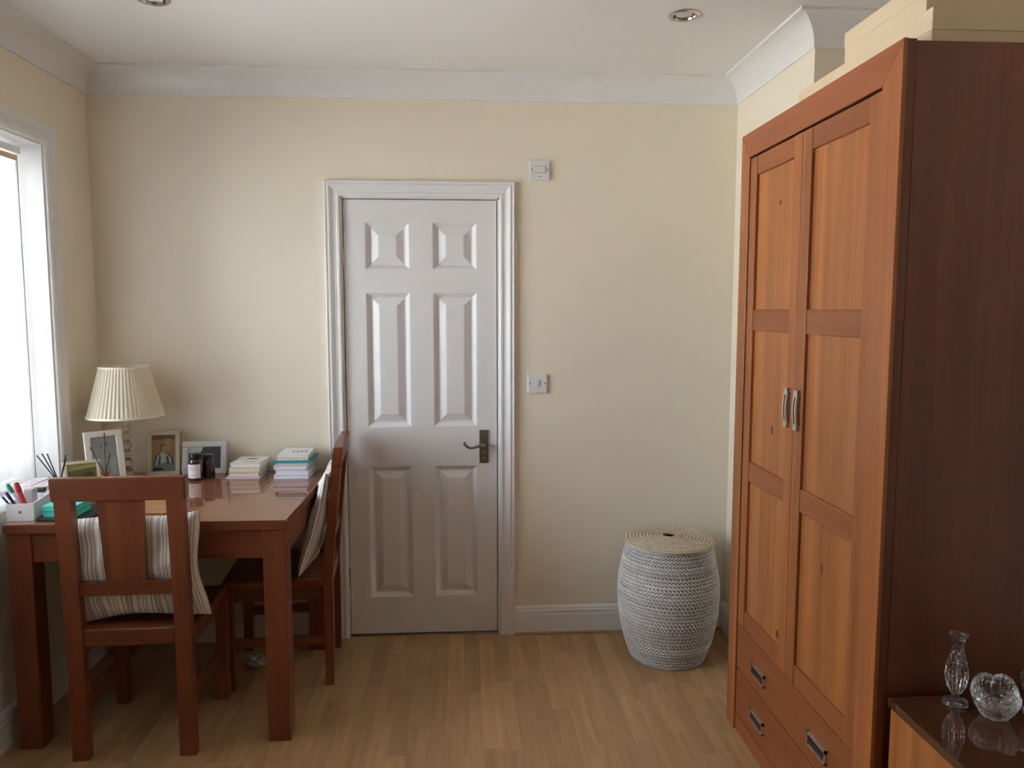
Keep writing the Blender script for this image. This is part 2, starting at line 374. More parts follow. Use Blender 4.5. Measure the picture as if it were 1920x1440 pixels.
# frame + architrave
b = bmesh.new()
bx(b, DX0 - .03, DX0 - .001, YB - .002, YB + .12, 0, DZ + .03); bx(b, DX1 + .001, DX1 + .03, YB - .002, YB + .12, 0, DZ + .03); bx(b, DX0 - .03, DX1 + .03, YB - .002, YB + .12, DZ + .001, DZ + .03)
o = struct('trim_8', b, 'trim', label='white door lining')
arp = [(0, 0), (0, .010), (.006, .014), (.014, .014), (.018, .0105), (.030, .012), (.040, .017), (.047, .0205), (.052, .0205), (.054, .017), (.058, .0175), (.062, .0205), (.066, .0205), (.069, .017), (.069, 0)]   # (across, proud)
def archi(name, inner, base_y, z_bot, closed_bottom=False):
    x0, x1, zt = inner; bm = bmesh.new()
    secs = [[(x0 - a, base_y - p, z_bot) for a, p in arp], [(x0 - a, base_y - p, zt + a) for a, p in arp], [(x1 + a, base_y - p, zt + a) for a, p in arp], [(x1 + a, base_y - p, z_bot) for a, p in arp]]
    return struct(name, loft(bm, secs), 'trim')
archi('trim_9', (DX0 - .007, DX1 + .009, DZ + .008), YB - .002, 0)['label'] = 'white moulded architrave round the door'
struct('trim_10', box(DX0 - .001, DX1 + .001, YB + .0, YB + .05, -.003, .006, bev=.002), plain('threshold_strip', (.30, .24, .17), .4, metal=.6), label='narrow metal threshold strip under the door')

# ---------------------------------------------------------------- window, blind
win = struct('window_1', box(XL - WT + .02, XL - WT + .075, WY0, WY1, WZ0, WZ0 + .06, bev=.004), 'plastic', label='white framed window in the left wall')
def wpart(name, bm, mat='plastic', smooth=False): return obj(name, bm, mat, win, smooth=smooth)
fx0, fx1 = XL - WT + .02, XL - WT + .075
wpart('window_frame', box(fx0, fx1, WY0, WY1, WZ1 - .06, WZ1, bev=.004))
for ya in (WY0, WY1 - .06): wpart('window_frame', box(fx0, fx1, ya, ya + .06, WZ0 + .06, WZ1 - .06, bev=.004))
ym = (WY0 + WY1) / 2
wpart('mullion', box(fx0, fx1, ym - .035, ym + .035, WZ0 + .06, WZ1 - .06, bev=.004))
for y0, y1 in ((WY0 + .06, ym - .035), (ym + .035, WY1 - .06)): wpart('pane', box(fx0 + .025, fx0 + .029, y0, y1, WZ0 + .06, WZ1 - .06), 'pane')
wpart('sill', box(fx1, XL + .014, WY0 - .05, WY1 + .05, WZ0 - .03, WZ0, bev=.006), 'trim')
b = bmesh.new(); e = .008
bx(b, fx1, XL, WY1 - e, WY1, WZ0, WZ1); bx(b, fx1, XL, WY0, WY0 + e, WZ0, WZ1); bx(b, fx1, XL, WY0 + e, WY1 - e, WZ1 - e, WZ1)
wpart('reveal_lining', b, 'trim')
bm = bmesh.new()
secs = [[(XL + p, WY1 + a, WZ0) for a, p in arp], [(XL + p, WY1 + a, WZ1 + a) for a, p in arp], [(XL + p, WY0 - a, WZ1 + a) for a, p in arp], [(XL + p, WY0 - a, WZ0) for a, p in arp]]
wpart('architrave', loft(bm, secs), 'trim')

bl = thing('sheer_blind', 'sheer white voile blind glowing with daylight inside the window recess', 'blind', (XL - .075, ym, WZ0))
org = bl.location[:]
xb = XL - .075; by0, by1 = WY0 + .03, WY1 - .045
obj('headrail', box(xb - .016, xb + .014, by0 - .01, by1 + .012, WZ1 - .05, WZ1 - .022, bev=.004), 'trim', bl, org)
bm = bmesh.new(); n = 240; top = WZ1 - .055; bot = WZ0 + .012; rows_ = []
for z in (bot, bot + (top - bot) * .5, top):
    rows_.append([bm.verts.new((xb + .003 * math.sin(k * .95) * (1 if z < top else .5), by0 + (by1 - by0) * k / n, z)) for k in range(n + 1)])
for A, B in zip(rows_, rows_[1:]):
    for k in range(n): bm.faces.new((A[k], A[k + 1], B[k + 1], B[k]))
obj('fabric', bm, 'blind', bl, org, True)
obj('header_tape', box(xb + .004, xb + .006, by0, by1, top - .02, top), 'tan', bl, org)
obj('side_hem', box(xb - .003, xb + .003, by1, by1 + .005, bot, top), plain('grey_hem', (.30, .27, .23), .8), bl, org)  # grey strip down the far edge of the fabric
obj('bottom_bar', box(xb - .006, xb + .006, by0, by1, bot - .009, bot + .003, bev=.002), 'trim', bl, org)

# ---------------------------------------------------------------- wardrobe
WX, WYa, WYb, WH = .971, 1.708, 2.698, 2.11; WXb = 1.53
wr = thing('wardrobe', 'tall two door wardrobe of red-brown pine with two drawers below', 'wardrobe', ((WX + WXb) / 2, (WYa + WYb) / 2, 0)); org = wr.location[:]
def wp(name, bm, mat='wz', par=wr, smooth=False): return obj(name, bm, mat, par, org, smooth)
fs = WX + .024; fm = WX + .010; zt = 2.027
wp('side_panel', box(WX + .034, WXb, WYa + .004, WYa + .024, 0.05, WH - .004), 'wshaded'); wp('side_panel', box(WX + .034, WXb, WYb - .024, WYb - .004, 0.05, WH - .004), 'wshaded')
wp('side_edge', box(fm, WX + .031, WYa + .001, WYa + .080, 0, WH - .001), 'wshaded'); wp('side_edge', box(fm, WX + .031, WYb - .072, WYb - .001, 0, WH - .001), 'wshaded'); wp('top_edge', box(fm, WX + .031, WYa + .080, WYb - .072, zt + .003, WH - .001), 'wshaded')
wp('top_panel', box(fs, WXb, WYa + .024, WYb - .024, WH - .03, WH - .002), 'wshaded')
wp('back_panel', box(WXb - .012, WXb - .002, WYa + .024, WYb - .024, .05, WH - .03), 'wshaded')
wp('bottom_panel', box(fs, WXb - .012, WYa + .024, WYb - .024, .05, .07), 'wshaded')
ya, yb_ = WYa + .082, WYb - .074; zt = 2.027; zbm = .062
def mitre(pts, x0, x1):
    bm = bmesh.new(); loft(bm, [[(x0, y, z) for y, z in pts], [(x1, y, z) for y, z in pts]])
    bmesh.ops.bevel(bm, geom=[e for e in bm.edges if all(abs(v.co.x - x0) < 1e-5 for v in e.verts)], offset=.0012, segments=1, affect='EDGES'); return bm
wp('frame_stile', mitre([(WYa, 0), (ya, 0), (ya, zt), (WYa, WH)], WX, fm)); wp('frame_stile', mitre([(yb_, 0), (WYb, 0), (WYb, WH), (yb_, zt)], WX, fm))
wp('frame_rail', mitre([(WYa, WH), (ya, zt), (yb_, zt), (WYb, WH)], WX, fm), 'wy')
wp('plinth', box(WX + .006, fs, ya, yb_, 0, zbm - .004, bev=.003), 'wy')
dz0, dz1 = .398, zt - .005; ymid = 2.215
g = .003
def wdoor(y0, y1, handle_y):
    d = wp('door', box(WX + .014, WX + .026, y0 + .03, y1 - .03, dz0 + .03, dz1 - .03), 'wpanel')
    sw = .056; pz0, pz1 = dz0 + .062, dz1 - .062
    wp('stile', box(WX + .004, WX + .026, y0, y0 + sw, dz0, dz1, bev=.0025), 'wz', d); wp('stile', box(WX + .004, WX + .026, y1 - sw, y1, dz0, dz1, bev=.0025), 'wz', d)
    for z0, z1 in ((dz0, pz0), (.925, .993), (1.444, 1.514), (pz1, dz1)): wp('rail', box(WX + .006, WX + .026, y0 + sw, y1 - sw, z0, z1, bev=.0025), 'wy', d)
    # arched bar handle on two feet
    bm = bmesh.new(); hw = .013; secs = []
    K = 14
    for k in range(K + 1):
        t = k / K; z = 1.162 + .118 * t; off = .008 + .006 * math.sin(PI * t)
        secs.append([(WX + .004 - off, handle_y - hw, z), (WX + .004 - off, handle_y + hw, z), (WX + .008 - off, handle_y + hw, z), (WX + .008 - off, handle_y - hw, z)])
    loft(bm, secs)
    for zc in (1.168, 1.274): bx(bm, WX - .006, WX + .0045, handle_y - hw, handle_y + hw, zc - .006, zc + .006)
    h = wp('handle', bm, 'nickel', d, True)
    return d
wdoor(ya + g, ymid - g / 2, 2.185); wdoor(ymid + g / 2, yb_ - g, 2.254)
# slots on the handle faces
for hy, d in ((2.185, wr.children[-2]), (2.254, wr.children[-1])):
    bm = bmesh.new(); secs = []
    for k in range(9):
        t = .17 + .66 * k / 8; z = 1.162 + .118 * t; off = .0085 + .006 * math.sin(PI * t)
        secs.append([(WX + .004 - off, hy - .0035, z), (WX + .004 - off, hy + .0035, z), (WX + .0055 - off, hy + .0035, z), (WX + .0055 - off, hy - .0035, z)])
    loft(bm, secs); wp('handle_slot', bm, 'black', d)
def wdrawer(z0, z1, hz):
    d = wp('drawer', box(WX + .004, WX + .026, ya + g, yb_ - g, z0, z1, bev=.006, seg=2), 'wy')
    for hy in (2.412, 1.982):
        bm = bmesh.new(); hl, hh = .056, .020
        bx(bm, WX - .004, WX + .0045, hy - hl, hy + hl, hz + hh - .008, hz + hh); bx(bm, WX - .004, WX + .0045, hy - hl, hy + hl, hz - hh, hz - hh + .005)
        bx(bm, WX - .004, WX + .0045, hy - hl, hy - hl + .006, hz - hh, hz + hh); bx(bm, WX - .004, WX + .0045, hy + hl - .006, hy + hl, hz - hh, hz + hh)
        h = wp('handle', bm, 'nickel', d)
        wp('handle_recess', box(WX + .001, WX + .0045, hy - hl + .006, hy + hl - .006, hz - hh + .005, hz + hh - .008), 'black', d)
def knot(par, x, y, z, ry, rz):
    bm = bmesh.new(); n_ = 14
    loft(bm, [[(x - .0003, y + ry * math.cos(2 * PI * k / n_), z + rz * math.sin(2 * PI * k / n_)) for k in range(n_)], [(x + .001, y + ry * math.cos(2 * PI * k / n_), z + rz * math.sin(2 * PI * k / n_)) for k in range(n_)]]); wp('knot', bm, 'knot', par)
M['knot'] = plain('dark_knot', (.10, .03, .012), .5)
_d = [c for c in wr.children if c.name.startswith('door')]
knot(_d[1], WX + .014, 2.385, 1.845, .010, .008); knot(_d[1], WX + .014, 2.300, .492, .010, .014); knot(_d[1], WX + .014, 2.395, 1.130, .007, .016); knot(_d[0], WX + .014, 2.02, .80, .005, .016)
wdrawer(.232, .395, .305); wdrawer(zbm, .229, .142)

# card boxes on the wardrobe
def cardbox(label, x0, x1, y0, y1, z0, z1, zl):
    t = thing('storage_box', label, 'box', ((x0 + x1) / 2, (y0 + y1) / 2, z0), group='cream boxes on the wardrobe'); o_ = t.location[:]
    obj('body', box(x0 + .002, x1 - .002, y0 + .002, y1 - .002, z0, zl + .004), 'boxcream', t, o_)
    obj('lid', box(x0, x1, y0, y1, zl, z1, bev=.0015, seg=1), 'boxcream', t, o_)
zW = WH + .0
cardbox('wide cream lidded box lying on the wardrobe top under another box', 1.05, 1.47, 1.735, 2.262, zW, zW + .078, zW + .028)
cardbox('smaller cream lidded box stacked on the wide cream box', 1.052, 1.40, 1.765, 2.148, zW + .078, zW + .160, zW + .118)
cardbox('low cream box on the wardrobe top beside the wall nib', 1.056, 1.42, 2.274, 2.445, zW, zW + .082, zW + .05)

# ---------------------------------------------------------------- low cabinet with glassware
CXa, CXb, CYa, CYb, CZ = 1.0, 1.50, .55, 1.695, .60
cb = thing('low_cabinet', 'low red-brown wooden cabinet with polished dark top beside the wardrobe', 'cabinet', ((CXa + CXb) / 2, (CYa + CYb) / 2, 0)); org = cb.location[:]
obj('top', box(CXa, CXb, CYa, CYb, CZ - .022, CZ, bev=.0015), 'cabtop', cb, org)
obj('carcass', box(CXa + .02, CXb - .005, CYa + .005, CYb - .005, .05, CZ - .022), 'wshaded', cb, org)
obj('plinth', box(CXa + .03, CXb - .02, CYa + .02, CYb - .02, 0, .05), 'wshaded', cb, org)
for y0, y1 in ((CYa + .006, (CYa + CYb) / 2 - .002), ((CYa + CYb) / 2 + .002, CYb - .006)):
    for z0, z1 in ((.055, .30), (.304, CZ - .026)):
        d = obj('drawer', box(CXa + .004, CXa + .02, y0, y1, z0, z1, bev=.003), 'wpanel', cb, org)
        yc = (y0 + y1) / 2; zc = (z0 + z1) / 2
        q = box(CXa - .012, CXa - .004, yc - .05, yc + .05, zc - .008, zc + .008, bev=.002); bx(q, CXa - .006, CXa + .0045, yc - .05, yc - .04, zc - .006, zc + .006); bx(q, CXa - .006, CXa + .0045, yc + .04, yc + .05, zc - .006, zc + .006)
        obj('handle', q, 'nickel', d, org)

def cut(k, amp, tw=0):
    return lambda r, z, a: (r * (1 + amp * math.cos(k * a + tw * z)), z)
vx, vy = 1.139, 1.655
pr = [(0, 0), (.026, 0), (.0275, .003), (.026, .007), (.012, .012), (.008, .017), (.010, .026), (.0165, .038), (.0195, .046), (.0215, .055), (.0225, .064), (.0235, .073), (.0225, .082), (.0215, .091), (.019, .100), (.0172, .110), (.0148, .120), (.0132, .130), (.0125, .146), (.015, .158), (.020, .166), (.0205, .168), (.019, .169), (.012, .158), (.0075, .146), (.0072, .120), (.008, .095), (.009, .07), (.006, .055), (0, .05)]
rj = random.Random(2)
bm = bmesh.new(); lathe(bm, pr, 28, f=lambda r, z, a: (r * (1 + ((.07 if int(round(a * 14 / PI)) % 2 else -.05) if .03 < z < .125 and r > .011 else (.07 * math.cos(4 * a) if z > .155 else 0)) + rj.uniform(-.015, .015)), z))
o = obj('bud_vase', bm, 'clear', None, (0, 0, 0)); o.location = (vx, vy, CZ + .0005); tag(o, 'slim clear cut glass bud vase on the polished low cabinet', 'vase')
bm = bmesh.new()
pr = [(0, 0), (.024, 0), (.030, .003), (.036, .011), (.041, .020), (.046, .029), (.050, .038), (.053, .048), (.054, .057), (.051, .068), (.046, .077), (.040, .081), (.036, .076), (.037, .065), (.036, .052), (.030, .040), (.018, .032), (0, .030)]
def petal(r, z, a):
    s = max(0, min(1, (z - .01) / .05)); w = abs(math.sin(2 * a + .9))
    return r * (1 + s * (.16 * w - .08) + (.03 if int(round(a * 22 / PI)) % 2 else -.02) * s + rj.uniform(-.012, .012)), z * (1 + .10 * s * (w - .4) + .18 * s * math.cos(a - .9))
lathe(bm, pr, 44, f=petal)
o = obj('glass_bowl', bm, 'clear', None); o.location = (1.190, 1.592, CZ + .0005); o.scale = (.9, .9, .9); tag(o, 'clear glass votive bowl with petal shaped rim on the low cabinet', 'bowl')
bm = bmesh.new(); lathe(bm, [(0, 0), (.03, 0), (.032, .004), (.024, .012), (.022, .03), (.036, .06), (.04, .085), (.038, .086), (.033, .062), (.018, .033), (0, .03)], 40, f=cut(12, .05))
o = obj('glass_dish', bm, 'clear', None); o.location = (1.302, 1.60, CZ + .0005); tag(o, 'clear footed glass dish on the cabinet behind the petal bowl', 'glass dish')

# ---------------------------------------------------------------- laundry basket
def grid_mesh(name, V, nu, nv, col, mat, parent, wrap=True):
    F = []
    idx = np.arange(nu * nv).reshape(nv, nu)
    a = idx[:-1, :]; c = idx[1:, :]
    if wrap: q = np.stack([a, np.roll(a, -1, 1), np.roll(c, -1, 1), c], -1).reshape(-1, 4)
    else: q = np.stack([a[:, :-1], a[:, 1:], c[:, 1:], c[:, :-1]], -1).reshape(-1, 4)
    me = bpy.data.meshes.new(name); me.from_pydata(V.reshape(-1, 3).tolist(), [], q.tolist()); me.update()
    if col is not None:
        at = me.color_attributes.new('strand', 'FLOAT_COLOR', 'POINT'); cc = np.repeat(col.reshape(-1, 1), 4, 1).astype(np.float32); cc[:, 3] = 1; at.data.foreach_set('color', cc.ravel())
    for p in me.polygons: p.use_smooth = True
    me.materials.append(M[mat]); o = bpy.data.objects.new(name, me); C.objects.link(o); o.parent = parent
    return o
bk = thing('laundry_basket', 'whitewashed woven rattan barrel laundry basket standing beside the wardrobe', 'basket', (.888, 3.235, 0))
rng = np.random.default_rng(3)
NS, NRW, su, sv = 80, 34, 6, 6
H0 = .515; nu, nv = NS * su, NRW * sv + 1
u = np.arange(nu) / nu; v = np.arange(nv) / (nv - 1)
zz_ = v * H0
prof_z = np.array([0, .03, .10, .20, .29, .36, .43, .48, .515]); prof_r = np.array([.158, .170, .193, .212, .217, .213, .200, .188, .180])
rad = np.interp(zz_, prof_z, prof_r)
rowf = v * NRW; row = np.minimum(np.floor(rowf).astype(int), NRW - 1); fv = rowf - row
slant = rng.choice([1.2, 1.2, 1.2, -1.2], NRW); ofs = rng.random(NRW)
U = u[None, :] * NS + ofs[row][:, None] + slant[row][:, None] * fv[:, None]
cell = np.floor(U).astype(int); fu = U - cell
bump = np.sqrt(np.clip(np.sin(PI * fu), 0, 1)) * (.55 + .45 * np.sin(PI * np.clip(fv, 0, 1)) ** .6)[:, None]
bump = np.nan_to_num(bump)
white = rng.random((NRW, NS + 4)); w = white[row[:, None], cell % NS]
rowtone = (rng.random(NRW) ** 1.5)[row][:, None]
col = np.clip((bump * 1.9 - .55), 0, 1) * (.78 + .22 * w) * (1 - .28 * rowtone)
r_ = rad[:, None] + .0075 * (bump - .5)
V = np.stack([r_ * np.cos(2 * PI * u), r_ * np.sin(2 * PI * u), np.repeat(zz_[:, None], nu, 1)], -1)
V[0, :, 2] = 0
grid_mesh('woven_body', V, nu, nv, col, 'basket', bk)
bm = bmesh.new(); lathe(bm, [(0, .002), (.150, .002), (.154, .008), (0, .008)], 48); obj('base', bm, 'sub', bk)
# lid: coiled rings
NR2 = 11; nv2 = NR2 * 5 + 1; nu2 = 96 * 4; u = np.arange(nu2) / nu2; v = np.arange(nv2) / (nv2 - 1)
r0, r1 = .027, .190; rf = v * NR2; rw = np.minimum(np.floor(rf).astype(int), NR2 - 1); fv = rf - rw
U = u[None, :] * 96 + .4 * rf[:, None]; cl = np.floor(U).astype(int); fu = U - cl
bump = (np.sin(PI * np.clip(fv, 0, 1)) ** .6)[:, None] * (.55 + .45 * np.sqrt(np.clip(np.sin(PI * fu), 0, 1)))
rad = r0 + (r1 - r0) * v; zl = .540 - .016 * (v ** 2)
wr_ = rng.random((NR2, 104)); col = np.clip(bump * 1.1 - .12, 0, 1) * (.6 + .4 * wr_[rw[:, None], cl % 96]) * (.78 + .22 * (v[:, None]))
zv = zl[:, None] + .0045 * (bump - .5)
V = np.stack([rad[:, None] * np.cos(2 * PI * u), rad[:, None] * np.sin(2 * PI * u), zv], -1)
# outer rim and inner lip
def ring(rv, z): return np.stack([rv * np.cos(2 * PI * u), rv * np.sin(2 * PI * u), np.full(nu2, z)], -1)[None]
rim = [ring(.194, .521), ring(.1945, .515), ring(.190, .5145), ring(.0265, .5335), ring(.0265, .5345)]
V = np.concatenate([ring(.0265, .5345), V] + rim); col = np.concatenate([np.full((1, nu2), .1), col, np.full((2, nu2), .75), np.full((2, nu2), .3), np.full((1, nu2), .05)])
lid = grid_mesh('lid', V, nu2, V.shape[0], col, 'lid', bk)

# ---------------------------------------------------------------- table
TX0, TX1, TY0, TY1, TZ = -1.544, -.607, 2.63, 3.46, .798
tb = thing('dining_table', 'red-brown wooden table with glass covered top pushed into the window corner', 'table', ((TX0 + TX1) / 2, (TY0 + TY1) / 2, 0)); org = tb.location[:]
obj('tabletop', box(TX0, TX1, TY0, TY1, TZ - .005, TZ, bev=.001, seg=1), 'ttop', tb, org)
q = box(TX0, TX1, TY0, TY1, TZ - .034, TZ - .0052, bev=.002); obj('top_edging', q, 'cx', tb, org)
lw = .078; i_ = .008
for x0 in (TX0 + i_, TX1 - i_ - lw):
    for y0 in (TY0 + i_, TY1 - i_ - lw): obj('leg', box(x0, x0 + lw, y0, y0 + lw, 0, TZ - .034, bev=.003), 'cz', tb, org)
az0, az1 = .662, TZ - .034; xi0, xi1 = TX0 + i_ + lw, TX1 - i_ - lw; yi0, yi1 = TY0 + i_ + lw, TY1 - i_ - lw
obj('apron', box(xi0, xi1, TY0 + .016, TY0 + .038, az0, az1), 'cx', tb, org); obj('apron', box(xi0, xi1, TY1 - .038, TY1 - .016, az0, az1), 'cx', tb, org)
obj('apron', box(TX0 + .016, TX0 + .038, yi0, yi1, az0, az1), 'cy', tb, org); obj('apron', box(TX1 - .038, TX1 - .016, yi0, yi1, az0, az1), 'cy', tb, org)

# ---------------------------------------------------------------- chairs
def chair(label, loc, rz, rake):
    t = thing('dining_chair', label, 'chair', loc, (0, 0, rz), 'wooden dining chairs at the table')
    hw = .201
    def yb(z): return 0 if z < .44 else -rake * ((z - .44) / .535) ** 1.15
    for s in (-1, 1):
        bm = bmesh.new(); secs = []
        for z in (0, .2, .44, .52, .6, .7, .8, .90):
            y = yb(z); d = .018 if z > .05 else .016; xi = s * (hw - .053); xo = s * hw
            secs.append([(min(xi, xo), y - d, z), (max(xi, xo), y - d, z), (max(xi, xo), y + d, z), (min(xi, xo), y + d, z)])
        loft(bm, secs); obj('leg', bm, 'cz', t)
        obj('leg', box(s * (hw - .012) - .021, s * (hw - .012) + .021, .366, .406, 0, .415, bev=.002), 'cz', t)
        obj('seat_rail', box(s * (hw - .03) - .011, s * (hw - .03) + .011, .018, .366, .355, .412), 'cy', t)
        obj('stretcher', box(s * (hw - .026) - .009, s * (hw - .026) + .009, .017, .367, .165, .203, bev=.002), 'cy', t)
    # top rail, lower cross rail, splat
    bm = bmesh.new(); y0, y1 = yb(.90), yb(.975)
    loft(bm, [[(-hw - .008, y0 - .019, .897), (hw + .008, y0 - .019, .897), (hw + .008, y0 + .019, .897), (-hw - .008, y0 + .019, .897)], [(-hw - .010, y1 - .019, .974), (hw + .010, y1 - .019, .974), (hw + .010, y1 + .017, .974), (-hw - .010, y1 + .017, .974)]])
    bmesh.ops.bevel(bm, geom=bm.edges[:], offset=.003, segments=2, affect='EDGES'); obj('top_rail', bm, 'cx', t)
    y0, y1 = yb(.572), yb(.618)
    bm = bmesh.new(); a = hw - .052
    loft(bm, [[(-a, y0 - .012, .572), (a, y0 - .012, .572), (a, y0 + .012, .572), (-a, y0 + .012, .572)], [(-a, y1 - .012, .618), (a, y1 - .012, .618), (a, y1 + .012, .618), (-a, y1 + .012, .618)]]); obj('cross_rail', bm, 'cx', t)
    bm = bmesh.new(); secs = []
    for k in range(6):
        z = .618 + (.897 - .618) * k / 5; w_ = .063 + .011 * k / 5; y = yb(z)
        secs.append([(-w_, y - .007, z), (w_, y - .007, z), (w_, y + .007, z), (-w_, y + .007, z)])
    loft(bm, secs); obj('splat', bm, 'csplat', t)
    obj('seat', box(-hw - .004, hw + .004, .019, .412, .412, .446, bev=.009, seg=3), 'cx', t)
    obj('seat_rail', box(-hw + .053, hw - .053, -.014, .019, .395, .455, bev=.006, seg=3), 'cx', t)
    obj('seat_rail', box(-hw + .03, hw - .03, .372, .394, .355, .412), 'cx', t)
    return t
ch1 = chair('red-brown slat back chair tucked under the table edge facing the wall', (-1.119, 2.577, 0), R(1.8), .035)
ch2 = chair('red-brown slat back chair tucked under the table beside the white door', (-.562, 3.242, 0), R(94.5), .05)

def cushion(name, label, mat, W, H, T, matrix, seed):
    n = 40; rng = np.random.default_rng(seed); ph = rng.random(8) * 6.28
    bm = bmesh.new(); uvl = bm.loops.layers.uv.new('UV')
    def pt(i, j, s):
        a = -1 + 2 * i / n; c = -1 + 2 * j / n
        pin = .07
        x = a * W / 2 * (1 - pin * (1 - a * a) * 0 - pin * (1 - c * c) * abs(a) ** 1.5); z = c * H / 2 * (1 - pin * (1 - a * a) * abs(c) ** 1.5)
        th = T / 2 * ((1 - a ** 4) * (1 - c ** 4)) ** .55
        wr = .006 * math.sin(5 * a + 4 * c + ph[0]) + .004 * math.sin(9 * c - 6 * a + ph[1]) + .003 * math.sin(16 * a + ph[2]) * abs(c)
        edge = min(1, 3 * (1 - max(abs(a), abs(c))))
        sag = .010 * math.sin(2.5 * a + ph[3]) + .008 * math.sin(3 * c + ph[4])
        z += .006 * math.sin(4 * a + ph[5]) * abs(c); x += .006 * math.sin(4 * c + ph[6]) * abs(a)
        return Vector((x, s * th + wr * edge * s + sag * .6, z + H / 2))
    gr = {}
    for s in (-1, 1):
        for i in range(n + 1):
            for j in range(n + 1):
                if s == 1 and (i in (0, n) or j in (0, n)): gr[s, i, j] = gr[-1, i, j]
                else: gr[s, i, j] = bm.verts.new(pt(i, j, s))
    for s in (-1, 1):
        for i in range(n):
            for j in range(n):
                ij = [(i, j), (i + 1, j), (i + 1, j + 1), (i, j + 1)]
                if s == 1: ij = ij[::-1]
                f = bm.faces.new([gr[s, p, q] for p, q in ij])
                for l, (p, q) in zip(f.loops, ij): l[uvl].uv = (p / n, q / n)
    o = obj(name, bm, mat, None, smooth=True); o.matrix_world = matrix
    return tag(o, label, 'cushion', 'striped chair cushions')
cushion('cushion', 'striped linen cushion behind the splat of the chair facing the wall', 'stripe1', .455, .385, .072,
        Matrix.Translation((-1.108, 2.648, .455)) @ Matrix.Rotation(R(1.5), 4, 'Z') @ Matrix.Rotation(R(7), 4, 'X') @ Matrix.Rotation(R(-1.5), 4, 'Y'), 4)
cushion('cushion', 'striped linen cushion standing between the table and the chair beside the door', 'stripe2', .40, .43, .068,
        Matrix.Translation((-.664, 3.205, .452)) @ Matrix.Rotation(R(94.5), 4, 'Z') @ Matrix.Rotation(R(15.5), 4, 'X'), 9)

# ---------------------------------------------------------------- lamp
lp = thing('table_lamp', 'table lamp with cream pleated shade and clear ball stem', 'lamp', (-1.410, 3.30, TZ))
bm = bmesh.new(); lathe(bm, [(0, 0), (.048, 0), (.050, .004), (.048, .010), (.02, .016), (0, .016)], 40); obj('base', bm, 'chrome', lp, smooth=True)
z = .016; st = None
for r in (.021, .018, .018, .018, .018, .016):
    bm = bmesh.new(); lathe(bm, [(0, z)] + [(r * math.sin(PI * k / 12), z + r - r * math.cos(PI * k / 12)) for k in range(1, 12)] + [(0, z + 2 * r)], 28); obj('stem_ball', bm, 'acrylic', lp, smooth=True)
    z += 2 * r
    bm = bmesh.new(); lathe(bm, [(0, z - .002), (.009, z - .002), (.009, z + .003), (0, z + .003)], 20); obj('collar', bm, 'chrome', lp, smooth=True); z += .001
bm = bmesh.new(); tube(bm, [(0, 0, z), (0, 0, .38)], .006, 12); obj('stem_rod', bm, 'acrylic', lp, smooth=True)
bm = bmesh.new(); tube(bm, [(0, 0, .34), (0, 0, .40)], .015, 16); obj('lamp_holder', bm, 'trim', lp, smooth=True)
zb0, zt0 = .276, .478; rb0, rt0 = .146, .0935; NP = 54
bm = bmesh.new(); seg = NP * 6; rings = []
for k in range(7):
    t = k / 6; z = zb0 + (zt0 - zb0) * t; rr_ = rb0 + (rt0 - rb0) * t; ring_ = []
    for i in range(seg):
        a = 2 * PI * i / seg; ph = (i % 6) / 6; d = .0028 * (1 - t * .4) * math.sin(2 * PI * ph) + .0012 * math.sin(5 * a)
        ring_.append(bm.verts.new(((rr_ + d) * math.cos(a), (rr_ + d) * math.sin(a), z)))
    rings.append(ring_)
for A, B in zip(rings, rings[1:]):
    for i in range(seg): bm.faces.new((A[i], A[(i + 1) % seg], B[(i + 1) % seg], B[i]))
shd = obj('shade', bm, 'shade', lp, smooth=True)
for z, r in ((zb0, rb0), (zt0, rt0)):
    bm = bmesh.new(); lathe(bm, [(r + .0035, z - .004), (r + .0035, z + .004), (r - .003, z + .004), (r - .003, z - .004)], 64, close=True); obj('rim_band', bm, 'shade_rim', shd, smooth=True)
bm = bmesh.new()
for k in range(3):
    a = 2 * PI * k / 3; tube(bm, [(.014 * math.cos(a), .014 * math.sin(a), .395), (rt0 * math.cos(a), rt0 * math.sin(a), zt0 - .01)], .0015, 6)
obj('shade_carrier', bm, 'chrome', lp)

